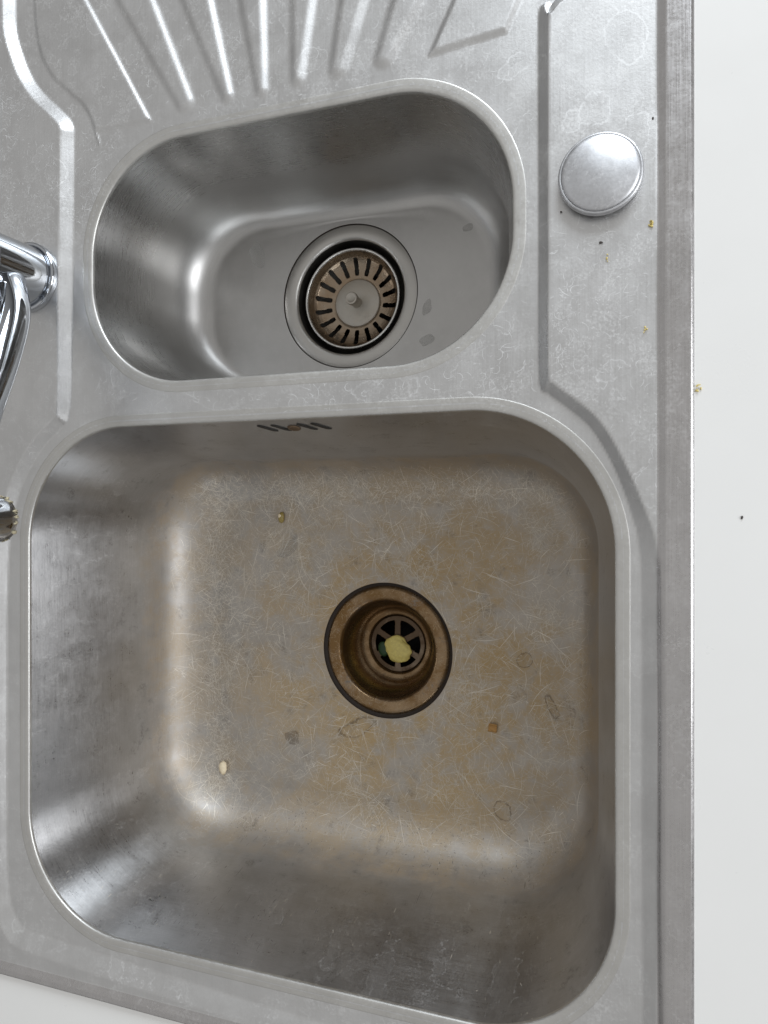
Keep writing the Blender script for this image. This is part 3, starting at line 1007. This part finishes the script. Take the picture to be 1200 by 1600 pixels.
# ------------------------------------------------------------------ scraps and crumbs
M['lemon'] = plain('pale_yellow_flesh', (0.80, 0.64, 0.20), 0.4, 0, 0.35, 0.35, 0.6)
M['green'] = plain('dark_green_leaf', (0.02, 0.06, 0.02), 0.5, 0, 0.3, 0.6)
M['crumb'] = plain('yellow_crumb', (0.66, 0.53, 0.18), 0.6, 0, 0.3, 1.0)
M['rice'] = plain('pale_crumb', (0.80, 0.68, 0.48), 0.6, 0, 0.2, 0.6)
M['seed'] = plain('seed_skin', (0.32, 0.24, 0.07), 0.4, 0, 0.6, 0.8)
M['toast'] = plain('brown_peel', (0.42, 0.22, 0.06), 0.5, 0, 0.4, 0.5)
M['leafy'] = plain('green_scrap', (0.42, 0.45, 0.05), 0.5, 0, 0.3, 0.8)
M['speck'] = plain('dark_speck', (0.05, 0.04, 0.035), 0.7)

zg = zt - 0.0337
o = blob('vegetable_slice', (cx + 0.0005, cy - 0.004, zg + 0.0030), 0.0115, M['lemon'], squash=(1.0, 0.97, 0.28), rough=0.20, sub=4, seed=31)
tag(o, 'pale yellow vegetable slice lying on the large drain grate', 'food scrap')
o = blob('leaf_scrap', (cx - 0.0135, cy - 0.0055, zg + 0.0014), 0.006, M['green'], squash=(0.8, 1.2, 0.2), rough=0.15, seed=5)
tag(o, 'dark green leaf scrap beside the yellow slice in the drain', 'food scrap')


def onfloor(x, y, fz):
    return (x * mm, y * mm, fz(x, y) * mm)


def place(name, x, y, z, r, mat, label, cat, **kw):
    o = blob(name, (x * mm, y * mm, z * mm + r * kw.get('squash', (1, 1, 1))[2] * 0.8), r, M[mat], **kw)
    tag(o, label, cat)
    return o


def crumb(x, y, z, r, label, seed):
    """a crumb of a few stuck flakes, one mesh"""
    rs_ = np.random.RandomState(seed)
    bm = bmesh.new()
    for i in range(5):
        c = Vector((rs_.randn() * r * 0.75, rs_.randn() * r * 0.95, r * 0.35 + abs(rs_.randn()) * r * 0.2))
        m_ = Matrix.Translation(c) @ Matrix.Rotation(rs_.rand() * 6, 4, Vector(rs_.randn(3)).normalized()) @ Matrix.Diagonal((r * (0.4 + 0.5 * rs_.rand()), r * (0.35 + 0.4 * rs_.rand()), r * 0.35, 1))
        nb_ = len(bm.verts)
        bmesh.ops.create_icosphere(bm, subdivisions=1, radius=1.0, matrix=m_)
        bm.verts.ensure_lookup_table()
        for v_ in bm.verts[nb_:]:
            v_.co += Vector(rs_.randn(3)) * r * 0.07
    bm.verts.index_update()
    o = mesh_obj('crumb', [tuple(v_.co) for v_ in bm.verts], [tuple(q_.index for q_ in f_.verts) for f_ in bm.faces], M['crumb'], smooth=False)
    bm.free()
    o.location = (x * mm, y * mm, z * mm)
    tag(o, label, 'crumb')
    return o


sd = place('seed', -291.5, -5.2, fzB(-285, -5), 0.0042, 'seed', 'small dark seed with a pale tip on the upper left bowl floor', 'seed', squash=(0.75, 1.3, 0.55), rough=0.12, seed=2)
blob('tip', (-0.2922, -0.0036, fzB(-285, -5) * mm + 0.0034), 0.0020, M['rice'], sd, squash=(0.9, 1.1, 0.6), rough=0.15, seed=3)
place('crumb', -349.5, -237, fzB(-340, -232) + 0.9, 0.0052, 'rice', 'cream coloured crumb at the lower left of the large bowl floor', 'crumb', squash=(0.85, 1.05, 0.7), rough=0.3, seed=9)
place('leaf_scrap', -254, -247, fzB(-246, -243), 0.0026, 'leafy', 'tiny yellow green leaf scrap below the round brown stain', 'food scrap', squash=(1.3, 0.7, 0.2), rough=0.3, seed=4)
crumb(15.3, 158, -1.5, 0.0016, 'yellow crumb at the foot of the raised border, right of the domed cover cap', 21)
crumb(-8.2, 142, -1.4, 0.0009, 'tiny yellow crumb on the shelf below the domed cover cap', 22)
crumb(11.8, 100, -1.4, 0.0011, 'small yellow crumb on the shelf beside the step to the large bowl', 23)
crumb(38.8, 67.2, -3.4, 0.0012, 'yellow crumb on the white countertop against the sink edge', 24)
place('speck', 60, -3, -3.4, 0.0008, 'speck', 'lone dark speck on the white countertop', 'speck', squash=(0.8, 1.2, 0.5), seed=25)
place('speck', -11.5, 150.5, -1.2, 0.0009, 'speck', 'dark speck on the shelf under the domed cover cap', 'speck', squash=(1.2, 0.7, 0.4), seed=26)
place('speck', -33, 170.5, -1.2, 0.0007, 'speck', 'dark speck left of the domed cover cap rim', 'speck', squash=(1.0, 0.8, 0.4), seed=27)
place('speck', 15.8, 215, -1.4, 0.0007, 'speck', 'dark speck at the foot of the raised border above the domed cover cap', 'speck', squash=(0.8, 1.2, 0.4), seed=28)

# square peel flake with turned up edges
fx, fy = -100.5, -176.2
fz0 = fzB(fx, fy)
pts = [(-4.4, -3.0), (2.6, -4.6), (4.4, 2.4), (-2.4, 3.8)]
v, f = [], []
nn_ = 7
for layer in (0, 1):
    for j in range(nn_):
        for i in range(nn_):
            u, w = i / (nn_ - 1), j / (nn_ - 1)
            x = (pts[0][0] * (1 - u) + pts[1][0] * u) * (1 - w) + (pts[3][0] * (1 - u) + pts[2][0] * u) * w
            y = (pts[0][1] * (1 - u) + pts[1][1] * u) * (1 - w) + (pts[3][1] * (1 - u) + pts[2][1] * u) * w
            z = 0.4 + 3.0 * max(0, w - 0.6) ** 1.3 * 2 + 1.6 * max(0, u - 0.7) * 2 + (0.35 if layer else 0)
            v.append((x * mm, y * mm, z * mm))
q = nn_ * nn_
for j in range(nn_ - 1):
    for i in range(nn_ - 1):
        a = j * nn_ + i
        f.append((a + nn_, a + nn_ + 1, a + 1, a))
        f.append((q + a, q + a + 1, q + a + nn_ + 1, q + a + nn_))
for i in range(nn_ - 1):
    f.append((i, i + 1, q + i + 1, q + i))
    a = (nn_ - 1) * nn_ + i
    f.append((a + 1, a, q + a, q + a + 1))
    a = i * nn_
    f.append((a + nn_, a, q + a, q + a + nn_))
    a = i * nn_ + nn_ - 1
    f.append((a, a + nn_, q + a + nn_, q + a))
o = mesh_obj('peel_flake', v, f, M['toast'])
o.location = (fx * mm, fy * mm, fz0 * mm)
o.rotation_euler = (0, 0, 0.15)
tag(o, 'small square brown peel flake on the right of the bowl floor', 'food scrap')

# ------------------------------------------------------------------ water left in the bowls
kw_ = NT('water')
kw_.bsdf.inputs['Base Color'].default_value = (0.62, 0.61, 0.58, 1)
kw_.bsdf.inputs['Roughness'].default_value = 0.08
kw_.bsdf.inputs['IOR'].default_value = 1.33
kw_.bsdf.inputs['Alpha'].default_value = 0.15
M['water'] = kw_.mat


def water_drop(x, y, z, rx, ry, rot, seed, label, group=None):
    """thin flat puddle with an uneven outline and a domed edge"""
    rs_ = np.random.RandomState(seed)
    n = 48
    a = np.linspace(0, 2 * np.pi, n, endpoint=False)
    wob_ = 1 + sum(rs_.uniform(-0.09, 0.09) * np.cos(k_ * a + rs_.rand() * 6) for k_ in (2, 3, 4, 5))
    rings = []
    for q_, hh in ((1.0, 0.0), (0.985, 0.05), (0.94, 0.10), (0.86, 0.13), (0.6, 0.14), (0.3, 0.14), (0.02, 0.14)):
        px_, py_ = rx * wob_ * q_ * np.cos(a), ry * wob_ * q_ * np.sin(a)
        rings.append(np.column_stack([px_ * math.cos(rot) - py_ * math.sin(rot), px_ * math.sin(rot) + py_ * math.cos(rot), np.full(n, hh + 0.06)]) * mm)
    v_, f_, _u = loft(rings)
    f_ = list(f_) + [tuple(range((len(rings) - 1) * n, len(rings) * n)), tuple(range(n))[::-1]]
    o_ = mesh_obj('water_drop', v_, f_, M['water'])
    o_.location = (x * mm, y * mm, z * mm)
    tag(o_, label, 'water drop', group)
    return o_


water_drop(-287, -31, fzB(-287, -31), 13, 8.5, 0.7, 3, 'flat water drop below the dark seed on the large bowl floor')
water_drop(-288, 214, -111.9, 7, 10, 0.3, 4, 'larger flat water drop left of the small bowl drain')
water_drop(-142, 157, -111.9, 3.5, 6, -0.4, 6, 'small water drop just right of the small bowl drain flange')
water_drop(-142, 132, -111.9, 6, 4, 0.5, 7, 'water drop at the lower right of the small bowl drain flange')
water_drop(-110, 214, -111.9, 4, 3, 0.2, 8, 'small water drop near the right end of the small bowl floor')
